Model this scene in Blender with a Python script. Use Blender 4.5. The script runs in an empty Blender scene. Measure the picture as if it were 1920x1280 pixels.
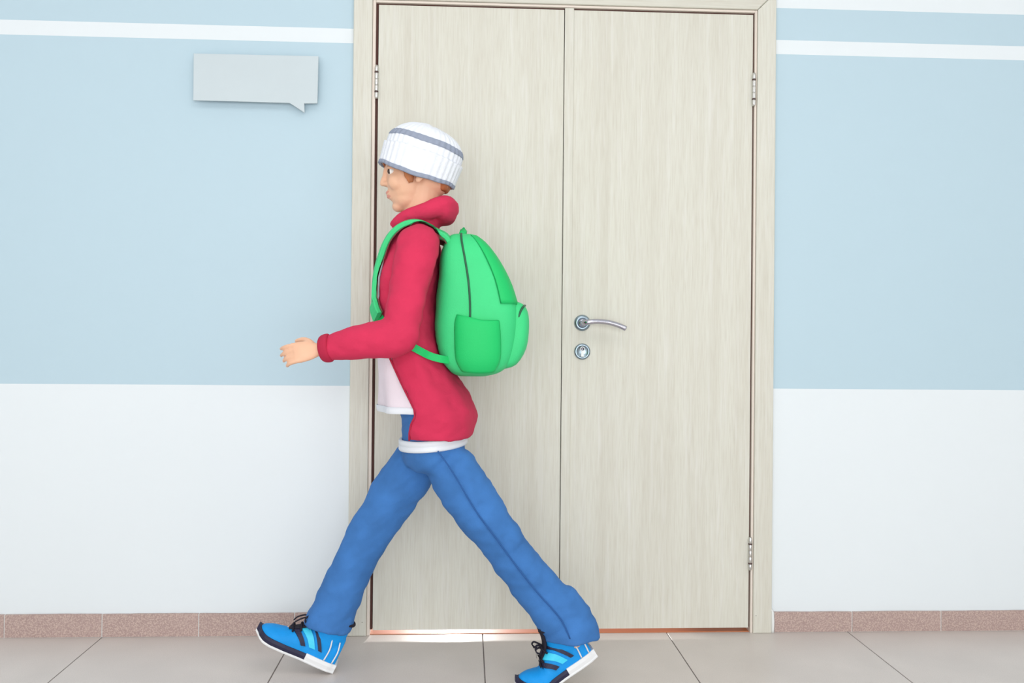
import bpy, bmesh, math, random
from mathutils import Vector, Matrix, Euler, noise
random.seed(7)
C = bpy.context.scene.collection
S = bpy.context.scene
R = math.radians

# ------------------------------------------------------------------ camera
F, YAW, PITCH, ROLL, SHIFT = 1711.04, 0.0509, 0.0055, 0.0095, -25.8
cam = bpy.data.cameras.new('camera')
cam.sensor_fit = 'HORIZONTAL'; cam.sensor_width = 36.0
cam.lens = 36.0 * F / 1920.0
cam.shift_y = SHIFT / 1920.0
cam.clip_start = 0.05
camo = bpy.data.objects.new('camera', cam); C.objects.link(camo)
fw = Vector((math.sin(YAW) * math.cos(PITCH), math.cos(YAW) * math.cos(PITCH), math.sin(PITCH)))
rt = Vector((math.cos(YAW), -math.sin(YAW), 0))
up = rt.cross(fw)
M3 = Matrix((rt, up, -fw)).transposed()
M3 = M3 @ Matrix.Rotation(ROLL, 3, 'Z')
camo.matrix_world = Matrix.Translation((-0.0644, -2.9543, 0.9723)) @ M3.to_4x4()
S.camera = camo

# ------------------------------------------------------------------ world, lights, exposure
S.view_settings.view_transform = 'Standard'
S.view_settings.look = 'None'
S.view_settings.gamma = 1.0
S.view_settings.use_curve_mapping = False
S.view_settings.exposure = -0.30
w = bpy.data.worlds.new('world'); S.world = w; w.use_nodes = True
w.node_tree.nodes['Background'].inputs[0].default_value = (0.88, 0.94, 1.0, 1)
w.node_tree.nodes['Background'].inputs[1].default_value = 0.5


def area(name, loc, rot, sx, sy, power, col=(1, 1, 1)):
    l = bpy.data.lights.new(name, 'AREA'); l.shape = 'RECTANGLE'
    l.size = sx; l.size_y = sy; l.energy = power; l.color = col
    o = bpy.data.objects.new(name, l); C.objects.link(o)
    o.location = loc; o.rotation_euler = rot
    return o


# added soft fill, overhead and facing the door
for x in (-2.4, 0.1, 2.6):
    area('overhead_fill_light', (x, -2.0, 2.93), (0, 0, 0), 1.3, 1.0, 13, (1, 0.99, 0.97))
for x, e in ((-2.1, 30), (0.0, 74), (2.1, 30)):
    area('front_fill_light', (x, -4.55, 1.2), (R(90), 0, 0), 1.9, 2.0, e, (0.96, 0.98, 1.0))
# lamp in the room behind the door, leaking under the leaves
sp = bpy.data.lights.new('lamp_behind_door', 'SPOT'); sp.energy = 230; sp.spot_size = R(52); sp.spot_blend = 0.35
sp.shadow_soft_size = 0.02; sp.color = (1, 0.96, 0.92)
spo = bpy.data.objects.new('lamp_behind_door', sp); C.objects.link(spo)
spo.location = (-0.12, 1.5, 0.235)
spo.rotation_euler = (Vector((0.0, -0.04, 0.0)) - spo.location).to_track_quat('-Z', 'Y').to_euler()


# ------------------------------------------------------------------ materials
def lin(c):
    return tuple(((v / 255) / 12.92 if v / 255 <= .04045 else ((v / 255 + .055) / 1.055) ** 2.4) for v in c) + (1,)


def mat(name, col, rough=0.6, metal=0.0, var=0.0, vscale=8.0, bump=0.0, bscale=60.0, spec=0.4, stretch=(1, 1, 1)):
    m = bpy.data.materials.new(name); m.use_nodes = True
    nt = m.node_tree; b = nt.nodes['Principled BSDF']
    c = lin(col)
    b.inputs['Base Color'].default_value = c
    b.inputs['Roughness'].default_value = rough
    b.inputs['Metallic'].default_value = metal
    b.inputs['Specular IOR Level'].default_value = spec
    tc = nt.nodes.new('ShaderNodeTexCoord'); mp = nt.nodes.new('ShaderNodeMapping')
    mp.inputs['Scale'].default_value = stretch
    nt.links.new(tc.outputs['Object'], mp.inputs['Vector'])
    if var > 0:
        n = nt.nodes.new('ShaderNodeTexNoise'); n.inputs['Scale'].default_value = vscale; n.inputs['Detail'].default_value = 6
        r = nt.nodes.new('ShaderNodeValToRGB')
        r.color_ramp.elements[0].position = .3; r.color_ramp.elements[1].position = .7
        r.color_ramp.elements[0].color = tuple(max(0, v * (1 - var)) for v in c[:3]) + (1,)
        r.color_ramp.elements[1].color = tuple(min(1, v * (1 + var)) for v in c[:3]) + (1,)
        nt.links.new(mp.outputs[0], n.inputs['Vector']); nt.links.new(n.outputs[0], r.inputs[0])
        nt.links.new(r.outputs[0], b.inputs['Base Color'])
    if bump > 0:
        n2 = nt.nodes.new('ShaderNodeTexNoise'); n2.inputs['Scale'].default_value = bscale; n2.inputs['Detail'].default_value = 3
        bp = nt.nodes.new('ShaderNodeBump'); bp.inputs['Strength'].default_value = bump; bp.inputs['Distance'].default_value = 0.002
        nt.links.new(mp.outputs[0], n2.inputs['Vector']); nt.links.new(n2.outputs[0], bp.inputs['Height'])
        nt.links.new(bp.outputs[0], b.inputs['Normal'])
    return m


def wall_paint(name):
    """pale blue field with white bands: paint edges at fixed heights"""
    m = mat(name, (236, 240, 240), 0.55, bump=0.12, bscale=45)
    nt = m.node_tree; b = nt.nodes['Principled BSDF']
    g = nt.nodes.new('ShaderNodeNewGeometry'); sx = nt.nodes.new('ShaderNodeSeparateXYZ')
    nt.links.new(g.outputs['Position'], sx.inputs[0])
    mr = nt.nodes.new('ShaderNodeMapRange'); mr.inputs['From Min'].default_value = 0; mr.inputs['From Max'].default_value = 3
    nt.links.new(sx.outputs['Z'], mr.inputs['Value'])
    r = nt.nodes.new('ShaderNodeValToRGB'); r.color_ramp.interpolation = 'CONSTANT'
    W, B = lin((234, 240, 243)), lin((191, 214, 225))
    el = r.color_ramp.elements
    el[0].position = 0; el[0].color = W
    el[1].position = 0.787 / 3; el[1].color = B
    for z, c in ((1.8940, W), (1.9405, B), (2.0465, W)):
        e = el.new(z / 3); e.color = c
    nt.links.new(mr.outputs[0], r.inputs[0])
    n = nt.nodes.new('ShaderNodeTexNoise'); n.inputs['Scale'].default_value = 1.3; n.inputs['Detail'].default_value = 4
    mx = nt.nodes.new('ShaderNodeMixRGB'); mx.blend_type = 'MULTIPLY'; mx.inputs[0].default_value = 1
    r2 = nt.nodes.new('ShaderNodeValToRGB')
    r2.color_ramp.elements[0].color = (.965, .97, .97, 1); r2.color_ramp.elements[1].color = (1, 1, 1, 1)
    nt.links.new(g.outputs['Position'], n.inputs['Vector']); nt.links.new(n.outputs[0], r2.inputs[0])
    nt.links.new(r.outputs[0], mx.inputs[1]); nt.links.new(r2.outputs[0], mx.inputs[2])
    nt.links.new(mx.outputs[0], b.inputs['Base Color'])
    return m


def wood(name, stretch, base=(220, 218, 206), dark=(198, 191, 176), light=(227, 225, 218)):
    m = bpy.data.materials.new(name); m.use_nodes = True
    nt = m.node_tree; b = nt.nodes['Principled BSDF']
    b.inputs['Roughness'].default_value = 0.5; b.inputs['Specular IOR Level'].default_value = 0.3
    g = nt.nodes.new('ShaderNodeNewGeometry')

    def nz(scale, st, detail, lo, hi, dist=0.0):
        mp = nt.nodes.new('ShaderNodeMapping'); mp.inputs['Scale'].default_value = st
        nt.links.new(g.outputs['Position'], mp.inputs['Vector'])
        n = nt.nodes.new('ShaderNodeTexNoise'); n.inputs['Scale'].default_value = scale; n.inputs['Detail'].default_value = detail
        n.inputs['Distortion'].default_value = dist
        nt.links.new(mp.outputs[0], n.inputs['Vector'])
        r = nt.nodes.new('ShaderNodeMapRange'); r.inputs['From Min'].default_value = lo; r.inputs['From Max'].default_value = hi
        nt.links.new(n.outputs[0], r.inputs['Value'])
        return r.outputs[0]
    fine = nz(1, tuple(s * 260 if s == 1 else s * 260 for s in stretch), 3, .42, .72)
    broad = nz(1, tuple(s * 22 for s in stretch), 4, .4, .75, 0.6)
    streak = nz(1, tuple(s * 90 for s in stretch), 4, .52, .8, 0.4)
    c = None
    prev = None
    for fac, col, amt in ((broad, dark, .38), (fine, dark, .42), (streak, light, .7)):
        mx = nt.nodes.new('ShaderNodeMixRGB')
        mu = nt.nodes.new('ShaderNodeMath'); mu.operation = 'MULTIPLY'; mu.inputs[1].default_value = amt
        mu.use_clamp = True
        nt.links.new(fac, mu.inputs[0]); nt.links.new(mu.outputs[0], mx.inputs[0])
        if prev is None: mx.inputs[1].default_value = lin(base)
        else: nt.links.new(prev, mx.inputs[1])
        mx.inputs[2].default_value = lin(col)
        prev = mx.outputs[0]
    nt.links.new(prev, b.inputs['Base Color'])
    bp = nt.nodes.new('ShaderNodeBump'); bp.inputs['Strength'].default_value = .12; bp.inputs['Distance'].default_value = .001
    nt.links.new(fine, bp.inputs['Height']); nt.links.new(bp.outputs[0], b.inputs['Normal'])
    return m


def speckled(name, base, dots, scale, rough, amt, spec=0.4):
    m = mat(name, base, rough, var=0.05, vscale=5, spec=spec)
    nt = m.node_tree; b = nt.nodes['Principled BSDF']
    src = b.inputs['Base Color'].links[0].from_socket
    g = nt.nodes.new('ShaderNodeNewGeometry')
    n = nt.nodes.new('ShaderNodeTexNoise'); n.inputs['Scale'].default_value = scale; n.inputs['Detail'].default_value = 2
    nt.links.new(g.outputs['Position'], n.inputs['Vector'])
    r = nt.nodes.new('ShaderNodeMapRange'); r.inputs['From Min'].default_value = .42; r.inputs['From Max'].default_value = .66
    r.inputs['To Max'].default_value = amt
    nt.links.new(n.outputs[0], r.inputs['Value'])
    mx = nt.nodes.new('ShaderNodeMixRGB'); nt.links.new(r.outputs[0], mx.inputs[0]); nt.links.new(src, mx.inputs[1])
    mx.inputs[2].default_value = lin(dots)
    nt.links.new(mx.outputs[0], b.inputs['Base Color'])
    return m


MAT = dict(
    wall=wall_paint('banded_wall_paint'),
    white=mat('white_paint', (238, 241, 242), .6, bump=.1),
    ceil=mat('ceiling_white', (242, 243, 243), .8),
    tile=speckled('floor_tile', (213, 204, 198), (194, 185, 179), 420, .34, .5, .5),
    joint=mat('floor_joint', (118, 108, 106), .9, var=.2, vscale=30),
    skirt=speckled('skirting_tile', (173, 148, 142), (206, 183, 172), 240, .5, .9),
    grout=mat('white_grout', (232, 233, 231), .8, bump=.3, bscale=120),
    woodv=wood('pale_oak_vertical', (1, 1, .045)),
    woodh=wood('pale_oak_horizontal', (.045, 1, 1)),
    edge=mat('casing_edge', (231, 219, 207), .5),
    gasket=mat('brown_gasket', (92, 60, 54), .8),
    steel=mat('brushed_steel', (214, 212, 208), .3, 1.0, bump=.05, bscale=300),
    chrome=mat('chrome', (190, 189, 200), .1, 1.0),
    nickel=mat('satin_nickel', (150, 166, 176), .32, 1.0),
    dark=mat('dark_ring', (84, 62, 60), .6),
    cylinder=mat('satin_cylinder', (176, 178, 176), .42, 1.0),
    keyhole=mat('keyhole_black', (30, 28, 26), .6),
    orange=mat('orange_parquet', (226, 142, 96), .45, var=.12, vscale=6, stretch=(.2, 1, 1)),
    sign=mat('sign_board', (202, 213, 217), .6, var=.02, vscale=6),
    skin=mat('skin', (236, 186, 154), .5, var=.05, vscale=14),
    lip=mat('lip', (222, 148, 132), .45),
    eyew=mat('eye_white', (240, 238, 234), .2),
    iris=mat('iris_brown', (70, 48, 36), .2),
    hair=mat('ginger_hair', (182, 112, 70), .6, var=.3, vscale=40, stretch=(1, 1, .2)),
    hat=mat('white_knit', (236, 239, 246), .9, bump=.5, bscale=260, var=.03, vscale=60),
    slate=mat('slate_knit', (150, 158, 176), .9, bump=.5, bscale=260),
    red=mat('crimson_fleece', (208, 46, 84), .85, bump=.35, bscale=180, var=.05, vscale=10),
    redtrim=mat('dark_crimson_rib', (182, 34, 68), .85, bump=.3, bscale=200),
    shirt=mat('white_jersey', (240, 228, 236), .85, bump=.25, bscale=240),
    denim=mat('blue_denim', (62, 118, 184), .85, bump=.4, bscale=420, var=.13, vscale=14),
    denim2=mat('denim_seam', (44, 92, 156), .85, bump=.3, bscale=400),
    belt=mat('white_belt', (232, 236, 242), .5, bump=.15),
    green=mat('green_nylon', (60, 210, 130), .6, bump=.3, bscale=300, var=.04, vscale=9),
    green2=mat('deep_green_nylon', (22, 196, 104), .6, bump=.3, bscale=300),
    zip=mat('dark_zip', (42, 92, 66), .5),
    brown=mat('dark_brown', (112, 82, 70), .8),
    shoe=mat('azure_suede', (0, 150, 230), .65, bump=.4, bscale=260, var=.08, vscale=18),
    cyan=mat('cyan_strap', (64, 208, 240), .45),
    navy=mat('navy_rubber', (36, 34, 62), .55),
    lace=mat('black_lace', (30, 26, 40), .8),
    rubber=mat('white_rubber', (236, 236, 236), .5),
)


# ------------------------------------------------------------------ helpers
def obj(name, bm, material, parent=None, loc=None, smooth=False):
    me = bpy.data.meshes.new(name)
    if isinstance(bm, bmesh.types.BMesh):
        bmesh.ops.recalc_face_normals(bm, faces=bm.faces[:])
        bm.to_mesh(me); bm.free()
    else:
        me = bm
    if loc is not None:
        me.transform(Matrix.Translation(-Vector(loc)))
    o = bpy.data.objects.new(name, me); C.objects.link(o)
    if not me.materials: me.materials.append(material)
    if smooth:
        for p in me.polygons: p.use_smooth = True
    if parent is not None:
        o.parent = parent
        o.location = Vector(loc or (0, 0, 0)) - wl(parent)
    elif loc is not None:
        o.location = loc
    return o


def wl(o):
    v = Vector((0, 0, 0))
    while o is not None:
        v += Vector(o.location); o = o.parent
    return v


def thing(name, label, cat, loc, kind=None):
    o = bpy.data.objects.new(name, None); C.objects.link(o); o.location = loc; o.empty_display_size = .1
    return tag(o, label, cat, kind)


def tag(o, label=None, cat=None, kind=None, group=None):
    if label: o['label'] = label
    if cat: o['category'] = cat
    if kind: o['kind'] = kind
    if group: o['group'] = group
    return o


def box(bm, x0, x1, y0, y1, z0, z1, bev=0.0, seg=1):
    vs = [bm.verts.new((x, y, z)) for x in (x0, x1) for y in (y0, y1) for z in (z0, z1)]
    fs = [bm.faces.new([vs[i] for i in f]) for f in ((0, 1, 3, 2), (4, 6, 7, 5), (0, 4, 5, 1), (2, 3, 7, 6), (0, 2, 6, 4), (1, 5, 7, 3))]
    if bev > 0:
        es = list({e for f in fs for e in f.edges})
        bmesh.ops.bevel(bm, geom=es, offset=bev, segments=seg, affect='EDGES', profile=.5)
    return bm


def boxm(*a, **k):
    return box(bmesh.new(), *a, **k)


def prism(bm, pts, y0, y1):
    """polygon in XZ extruded between y0 and y1"""
    a = [bm.verts.new((x, y0, z)) for x, z in pts]; b = [bm.verts.new((x, y1, z)) for x, z in pts]
    bm.faces.new(a); bm.faces.new(b[::-1])
    n = len(pts)
    for i in range(n):
        bm.faces.new((a[i], b[i], b[(i + 1) % n], a[(i + 1) % n]))
    return bm


def catmull(pts, n):
    """resample a polyline of tuples (any length) smoothly"""
    P = [tuple(p) for p in pts]; out = []
    m = len(P) - 1
    for k in range(n + 1):
        t = k / n * m; i = min(int(t), m - 1); u = t - i
        p0, p1, p2, p3 = P[max(i - 1, 0)], P[i], P[i + 1], P[min(i + 2, m)]
        out.append(tuple(.5 * (2 * b + (c - a) * u + (2 * a - 5 * b + 4 * c - d) * u * u + (3 * b - a - 3 * c + d) * u ** 3)
                         for a, b, c, d in zip(p0, p1, p2, p3)))
    return out


def rings(bm, rr, cap=True):
    """rr: list of equally long closed vertex rings (Vectors)"""
    vv = [[bm.verts.new(p) for p in r] for r in rr]
    n = len(rr[0])
    for a, b in zip(vv, vv[1:]):
        for i in range(n):
            bm.faces.new((a[i], a[(i + 1) % n], b[(i + 1) % n], b[i]))
    if cap:
        for r in (vv[0], vv[-1]):
            c = sum((v.co for v in r), Vector()) / n
            cv = bm.verts.new(c)
            for i in range(n): bm.faces.new((cv, r[i], r[(i + 1) % n]))
    return vv


def tube(bm, pts, n=14, steps=None, cap=True, ref=(0, 1, 0), round_end=False):
    """pts: (x,y,z,r) or (x,y,z,r_along_ref,r_other)"""
    if steps: pts = catmull(pts, steps)
    P = [Vector(p[:3]) for p in pts]
    if round_end:
        d = (P[-1] - P[-2]).normalized(); q = pts[-1]
        for k in (.5, .85):
            rr = math.sqrt(1 - k * k)
            P.append(P[len(pts) - 1] + d * q[3] * k)
            pts = list(pts)
        ends = [(.5, .87), (.85, .53)]
        base = list(pts)
        pts = base + [tuple(P[len(base) + i]) + tuple(v * ends[i][1] for v in q[3:]) for i in range(2)]
    rr = []
    for i, p in enumerate(pts):
        d = (P[min(i + 1, len(P) - 1)] - P[max(i - 1, 0)]).normalized()
        s = Vector(ref) - d * d.dot(Vector(ref))
        if s.length < 1e-3: s = Vector((1, 0, 0)) - d * d.x
        s.normalize(); t = d.cross(s)
        a = p[3]; b = p[4] if len(p) > 4 else p[3]
        rr.append([P[i] + s * a * math.cos(2 * math.pi * k / n) + t * b * math.sin(2 * math.pi * k / n) for k in range(n)])
    rings(bm, rr, cap)
    return bm


def ellip(bm, c, r, M=None, u=16, v=10):
    m = Matrix.Translation(c) @ (M.to_4x4() if M is not None else Matrix()) @ Matrix.Diagonal((r[0], r[1], r[2], 1))
    bmesh.ops.create_uvsphere(bm, u_segments=u, v_segments=v, radius=1, matrix=m)
    return bm


def lathe(bm, prof, n=32, M=Matrix()):
    """prof: (radius, height) round local Z, moved by M"""
    rings(bm, [[M @ Vector((r * math.cos(2 * math.pi * k / n), r * math.sin(2 * math.pi * k / n), h)) for k in range(n)] for r, h in prof])
    return bm


def remesh(bm, voxel, iters=4, fac=.5, disp=None):
    """fuse overlapping closed shells into one smooth skin"""
    bmesh.ops.recalc_face_normals(bm, faces=bm.faces[:])
    me = bpy.data.meshes.new('temp'); bm.to_mesh(me); bm.free()
    o = bpy.data.objects.new('temp', me); C.objects.link(o)
    md = o.modifiers.new('r', 'REMESH'); md.mode = 'VOXEL'; md.voxel_size = voxel
    sm = o.modifiers.new('s', 'SMOOTH'); sm.iterations = iters; sm.factor = fac
    dg = bpy.context.evaluated_depsgraph_get()
    out = bpy.data.meshes.new_from_object(o.evaluated_get(dg))
    bpy.data.objects.remove(o); bpy.data.meshes.remove(me)
    if disp:
        nn = [v.normal.copy() for v in out.vertices]
        for v, nv in zip(out.vertices, nn): v.co += nv * disp(v.co)
    for p in out.polygons: p.use_smooth = True
    return out


# ------------------------------------------------------------------ room shell
XL, XR, YF, ZC = -4.2, 4.4, -4.8, 2.95
OX0, OX1, OZ = -0.395, 0.905, 2.055          # wall opening behind the casing
bm = bmesh.new()
T = .16
box(bm, XL, OX0, 0, T, 0, ZC); box(bm, OX1, XR, 0, T, 0, ZC); box(bm, OX0, OX1, 0, T, OZ, ZC)
tag(obj('wall_back', bm, MAT['wall']), 'pale blue wall with white bands round the wooden double door', 'wall', 'structure')
tag(obj('wall_left', boxm(XL - .1, XL, YF, T, 0, ZC), MAT['white']), 'white end wall at the left of the corridor', 'wall', 'structure')
tag(obj('wall_right', boxm(XR, XR + .1, YF, T, 0, ZC), MAT['white']), 'white end wall at the right of the corridor', 'wall', 'structure')
tag(obj('wall_front', boxm(XL, XR, YF - .1, YF, 0, ZC), MAT['white']), 'white corridor wall opposite the double door', 'wall', 'structure')
tag(obj('ceiling', boxm(XL, XR, YF, T, ZC, ZC + .1), MAT['ceil']), 'plain white corridor ceiling', 'ceiling', 'structure')

fl = tag(obj('floor', boxm(XL, XR, YF, T, -.06, -.0015), MAT['joint']), 'beige tiled corridor floor with dark thin joints', 'floor', 'structure')
g = .0016
tm = None
for i in range(-8, 8):
    for j in range(0, 9):
        x0, x1, y1 = i * .6, i * .6 + .6, -j * .6 + (.0 if j else 0)
        x0c, x1c = max(x0, XL), min(x1, XR); y0c = max(y1 - .6, YF)
        if x1c - x0c < .05 or y1 - y0c < .05: continue
        full = (x1c - x0c > .599 and y1 - y0c > .599)
        if full and tm is not None:
            o = bpy.data.objects.new('tile', tm); C.objects.link(o); o.parent = fl; o.location = (x0, y1 - .6, 0)
        else:
            o = obj('tile', boxm(x0c + g, x1c - g, y0c + g, y1 - g, -.012, 0, bev=.0008), MAT['tile'], fl, loc=(x0c, y0c, 0))
            if full: tm = o.data

def skirt_top(x, z):
    return z + .0012 * noise.noise(Vector((x * 9, 1.3, 0))) + .0006 * noise.noise(Vector((x * 40, 4.3, 0)))


def skirting(name, label, cuts, z, x0, x1):
    root = tag(obj(name, boxm(x0, x1, -.0095, -.0003, 0, z - .001), MAT['grout'], loc=(x0, 0, 0)), label, 'baseboard', 'structure')
    for a, b in zip(cuts, cuts[1:]):
        n = 14; bm = bmesh.new()
        a1, b1 = a + .0016, b - .0016
        top = [(a1 + (b1 - a1) * k / n, skirt_top(a1 + (b1 - a1) * k / n, z)) for k in range(n + 1)]
        prism(bm, [(a1, .0012)] + [(b1, .0012)] + top[::-1], -.0115, -.002)
        obj('tile', bm, MAT['skirt'], root, loc=(a, 0, 0))
    return root


bl = skirting('baseboard_left', 'pinkish brown skirting tiles along the wall left of the door',
              [XL] + [-1.5 - .3 * k for k in range(8, -1, -1)] + [-1.2, -.9, -.6, -.4335], .0725, XL, -.4335)
br = skirting('baseboard_right', 'pinkish brown skirting tiles along the wall right of the door',
              [.953, 1.214] + [1.514 + .3 * k for k in range(9)] + [XR], .066, .9455, XR)
bm = bmesh.new()
tube(bm, [(.9475, -.012, .001, .006, .005), (.948, -.013, .03, .007, .006), (.947, -.0125, .055, .0065, .006), (.944, -.012, .072, .006, .006), (.938, -.018, .076, .003, .003)], n=8, steps=10)
obj('sealant', bm, MAT['grout'], br, loc=(.947, 0, 0), smooth=True)

# ------------------------------------------------------------------ door casing (trim_1)
LX0, LX1 = -.4315, -.3715
RX0, RX1 = .8815, .9430
HB, HT = 2.0365, 2.098
YC = -.020
tr = thing('trim_1', 'pale oak casing framing the double door', 'door frame', (.255, 0, 0), 'structure')


def casing(pts, material, name):
    bm = bmesh.new(); prism(bm, pts, YC, .0)
    es = [e for e in bm.edges if abs(e.verts[0].co.y - YC) < 1e-6 and abs(e.verts[1].co.y - YC) < 1e-6]
    bmesh.ops.bevel(bm, geom=es, offset=.004, segments=3, affect='EDGES', profile=.5)
    return obj(name, bm, material, tr, loc=(pts[0][0], 0, pts[0][1]))


m_ = .0004
casing([(LX0, 0), (LX1, 0), (LX1, HB), (LX0, HT)], MAT['woodv'], 'side_casing')
casing([(RX0, 0), (RX1, 0), (RX1, HT), (RX0, HB)], MAT['woodv'], 'side_casing')
casing([(LX0 + m_, HT + m_), (LX1 + m_, HB + m_), (RX0 - m_, HB + m_), (RX1 - m_, HT + m_)], MAT['woodh'], 'head_casing')
# rebate strips of the frame and the brown gasket behind the gap
for a, b in ((LX1 + .0005, -.3612), (.8738, RX0 - .0005)):
    obj('jamb', boxm(a, b, -.013, .075, 0.0, 2.0362, bev=.001), MAT['edge'], tr, loc=(a, 0, 0))
obj('jamb', boxm(-.3610, .8736, -.013, .075, 2.0285, 2.0362, bev=.001), MAT['edge'], tr, loc=(-.361, 0, 2.03))
for a, b in ((-.3611, -.3545), (.8705, .8737)):
    obj('gasket', boxm(a, b, .0, .06, 0.016, 2.0284), MAT['gasket'], tr, loc=(a, 0, 0))
obj('gasket', boxm(-.3544, .8704, .0, .06, 2.0238, 2.0284), MAT['gasket'], tr, loc=(0, 0, 2.02))
for x, z in ((-.3845, .045), (.8905, .058), (.8905, 2.045)):
    bm = bmesh.new(); ellip(bm, (x, YC, z), (.0013, .0008, .0013), u=10, v=6)
    obj('nail', bm, MAT['dark'], tr, loc=(x, YC, z))


# ------------------------------------------------------------------ doors
YL = -.008
ZB = .0155


def hinge(parent, x, z0, z1):
    L = z1 - z0; bm = bmesh.new(); M = Matrix.Translation((x, -.0145, z0))
    r = .0062
    segs = [(0, .185), (.235, .40), (.412, .585), (.597, .765), (.815, 1)]
    for k, (a, b) in enumerate(segs):
        pr = [(r * .55 if k == 0 else r * .9, a * L), (r, a * L + .001), (r, b * L - .001), (r * .55 if k == 4 else r * .9, b * L)]
        if k == 0: pr = [(r * .5, a * L), (r * .85, a * L + .004), (r, a * L + .01), (r, b * L - .0008), (r * .9, b * L)]
        if k == 4: pr = [(r * .9, a * L), (r, a * L + .0008), (r, b * L - .01), (r * .85, b * L - .004), (r * .5, b * L)]
        lathe(bm, pr, 18, M)
    lathe(bm, [(r * .8, .01), (r * .8, L - .01)], 12, M)
    box(bm, x - .0025, x + .0025, -.0145, .004, z0 + .004, z1 - .004)
    h = obj('hinge', bm, MAT['steel'], parent, loc=(x, -.0145, z0), smooth=False)
    for p in h.data.polygons: p.use_smooth = len(p.vertices) == 4 and p.area < 2e-4
    for a in (.21, .79):
        bm = bmesh.new(); lathe(bm, [(r * .8, a * L - .0022), (r * 1.03, a * L - .0018), (r * 1.03, a * L + .0018), (r * .8, a * L + .0022)], 18, M)
        obj('ring', bm, MAT['dark'], h, loc=(x, -.0145, z0 + a * L), smooth=True)


def leaf(name, x0, x1, label):
    return tag(obj(name, boxm(x0, x1, YL, .034, ZB, 2.0225, bev=.0012, seg=2), MAT['woodv'], loc=((x0 + x1) / 2, 0, 0)), label, 'door', 'structure')


d1 = leaf('door_1', -.3525, .2464, 'left leaf of the pale oak double door, without handle')
d2 = leaf('door_2', .2505, .8690, 'right leaf of the pale oak double door, with lever handle')
obj('cover_strip', boxm(.2480, .2775, -.0135, YL + .0004, ZB, 2.0272, bev=.0015, seg=2), MAT['woodv'], d2, loc=(.2625, 0, 0))
obj('gap_light_block', boxm(.2380, .2600, .0343, .044, ZB, 2.0225), MAT['gasket'], d2, loc=(.25, .034, 0))  # added unseen strip, stops the back light coming through the leaf gap
for z0, z1 in ((.198, .307), (1.718, 1.8265)): hinge(d1, -.3572, z0, z1)
for z0, z1 in ((.204, .313), (1.721, 1.831)): hinge(d2, .8712, z0, z1)

MY = Matrix.Rotation(R(90), 4, 'X')      # local Z -> -Y


def on_door(x, z, y=YL):
    return Matrix.Translation((x, y, z)) @ MY


hx, hz = .3135, 1.0065
bm = bmesh.new()
lathe(bm, [(.0262, 0), (.0262, .003), (.0245, .0065), (.020, .0088), (.0155, .0095), (.0148, .008), (.012, .008)], 40, on_door(hx, hz))
hd = obj('door_handle', bm, MAT['nickel'], d2, loc=(hx, YL, hz), smooth=True)
bm = bmesh.new()
lathe(bm, [(.0128, .007), (.0128, .0115), (.0108, .013), (.0085, .0145)], 28, on_door(hx, hz))
tube(bm, [(hx, YL - .008, hz, .0090), (hx, YL - .03, hz, .0088), (hx + .003, YL - .044, hz + .0005, .0088), (hx + .014, YL - .052, hz + .002, .0086),
          (hx + .04, YL - .052, hz + .0045, .0082), (hx + .075, YL - .052, hz + .002, .0082), (hx + .108, YL - .051, hz - .0065, .0083), (hx + .134, YL - .050, hz - .0175, .0084)], n=18, steps=36)
obj('lever', bm, MAT['chrome'], hd, loc=(hx, YL - .05, hz), smooth=True)
lx, lz = .3144, .9135
bm = bmesh.new()
lathe(bm, [(.0262, 0), (.0262, .003), (.0245, .006), (.0195, .0078), (.0185, .0066), (.0178, .0058), (.004, .0056)], 40, on_door(lx, lz))
lk = obj('lock', bm, MAT['nickel'], d2, loc=(lx, YL, lz), smooth=True)
bm = bmesh.new()
pp = []
for k in range(19):
    a = R(-65 + 310 * k / 18); pp.append((lx + .0078 * math.cos(a), lz + .0085 + .0078 * math.sin(a)))
pts = [(lx + .0048, lz - .0165), ] + pp[:] + [(lx - .0048, lz - .0165)]
prism(bm, pts, YL - .0085, YL - .003)
obj('lock_cylinder', bm, MAT['cylinder'], lk, loc=(lx, YL, lz))
bm = bmesh.new()
lathe(bm, [(.0058, .0082), (.0058, .0098), (.0052, .0102), (.0052, .0096), (.001, .0096)], 24, on_door(lx, lz + .0085))
obj('lock_plug', bm, MAT['chrome'], lk, loc=(lx, YL, lz + .0085), smooth=True)
obj('keyhole', boxm(lx - .001, lx + .0044, YL - .0106, YL - .0094, lz + .0072, lz + .0096, bev=.0004), MAT['keyhole'], lk, loc=(lx, YL, lz + .0085))

# threshold and floor of the room behind
tag(obj('trim_2', boxm(OX0, OX1, .0006, 1.9, -.012, .0012), MAT['orange'], loc=(.255, .0006, 0)), 'orange wooden floor showing in the gap under the doors', 'threshold', 'structure')

# ------------------------------------------------------------------ speech bubble sign
k = .9905
sgn = [(-.9392, 1.704), (-.6347, 1.7030), (-.587, 1.6715), (-.5895, 1.7025), (-.5467, 1.7030), (-.5449, 1.8546), (-.9392, 1.8535)]
sgn = [(-.0644 + (x + .0644) * k, .9723 + (z - .9723) * k) for x, z in sgn]
bm = bmesh.new(); prism(bm, sgn, -.027, -.021)
es = [e for e in bm.edges]
bmesh.ops.bevel(bm, geom=es, offset=.0006, segments=1, affect='EDGES')
sg = tag(obj('speech_bubble_sign', bm, MAT['sign'], loc=(-.74, -.021, 1.77)), 'blank pale grey speech bubble board on the blue wall', 'sign')
for x in (-.86, -.62):
    bm = bmesh.new(); lathe(bm, [(.012, 0), (.012, .0208)], 16, Matrix.Translation((x, -.0003, 1.78)) @ MY)
    obj('spacer', bm, MAT['sign'], sg, loc=(x, -.01, 1.78))

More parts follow.
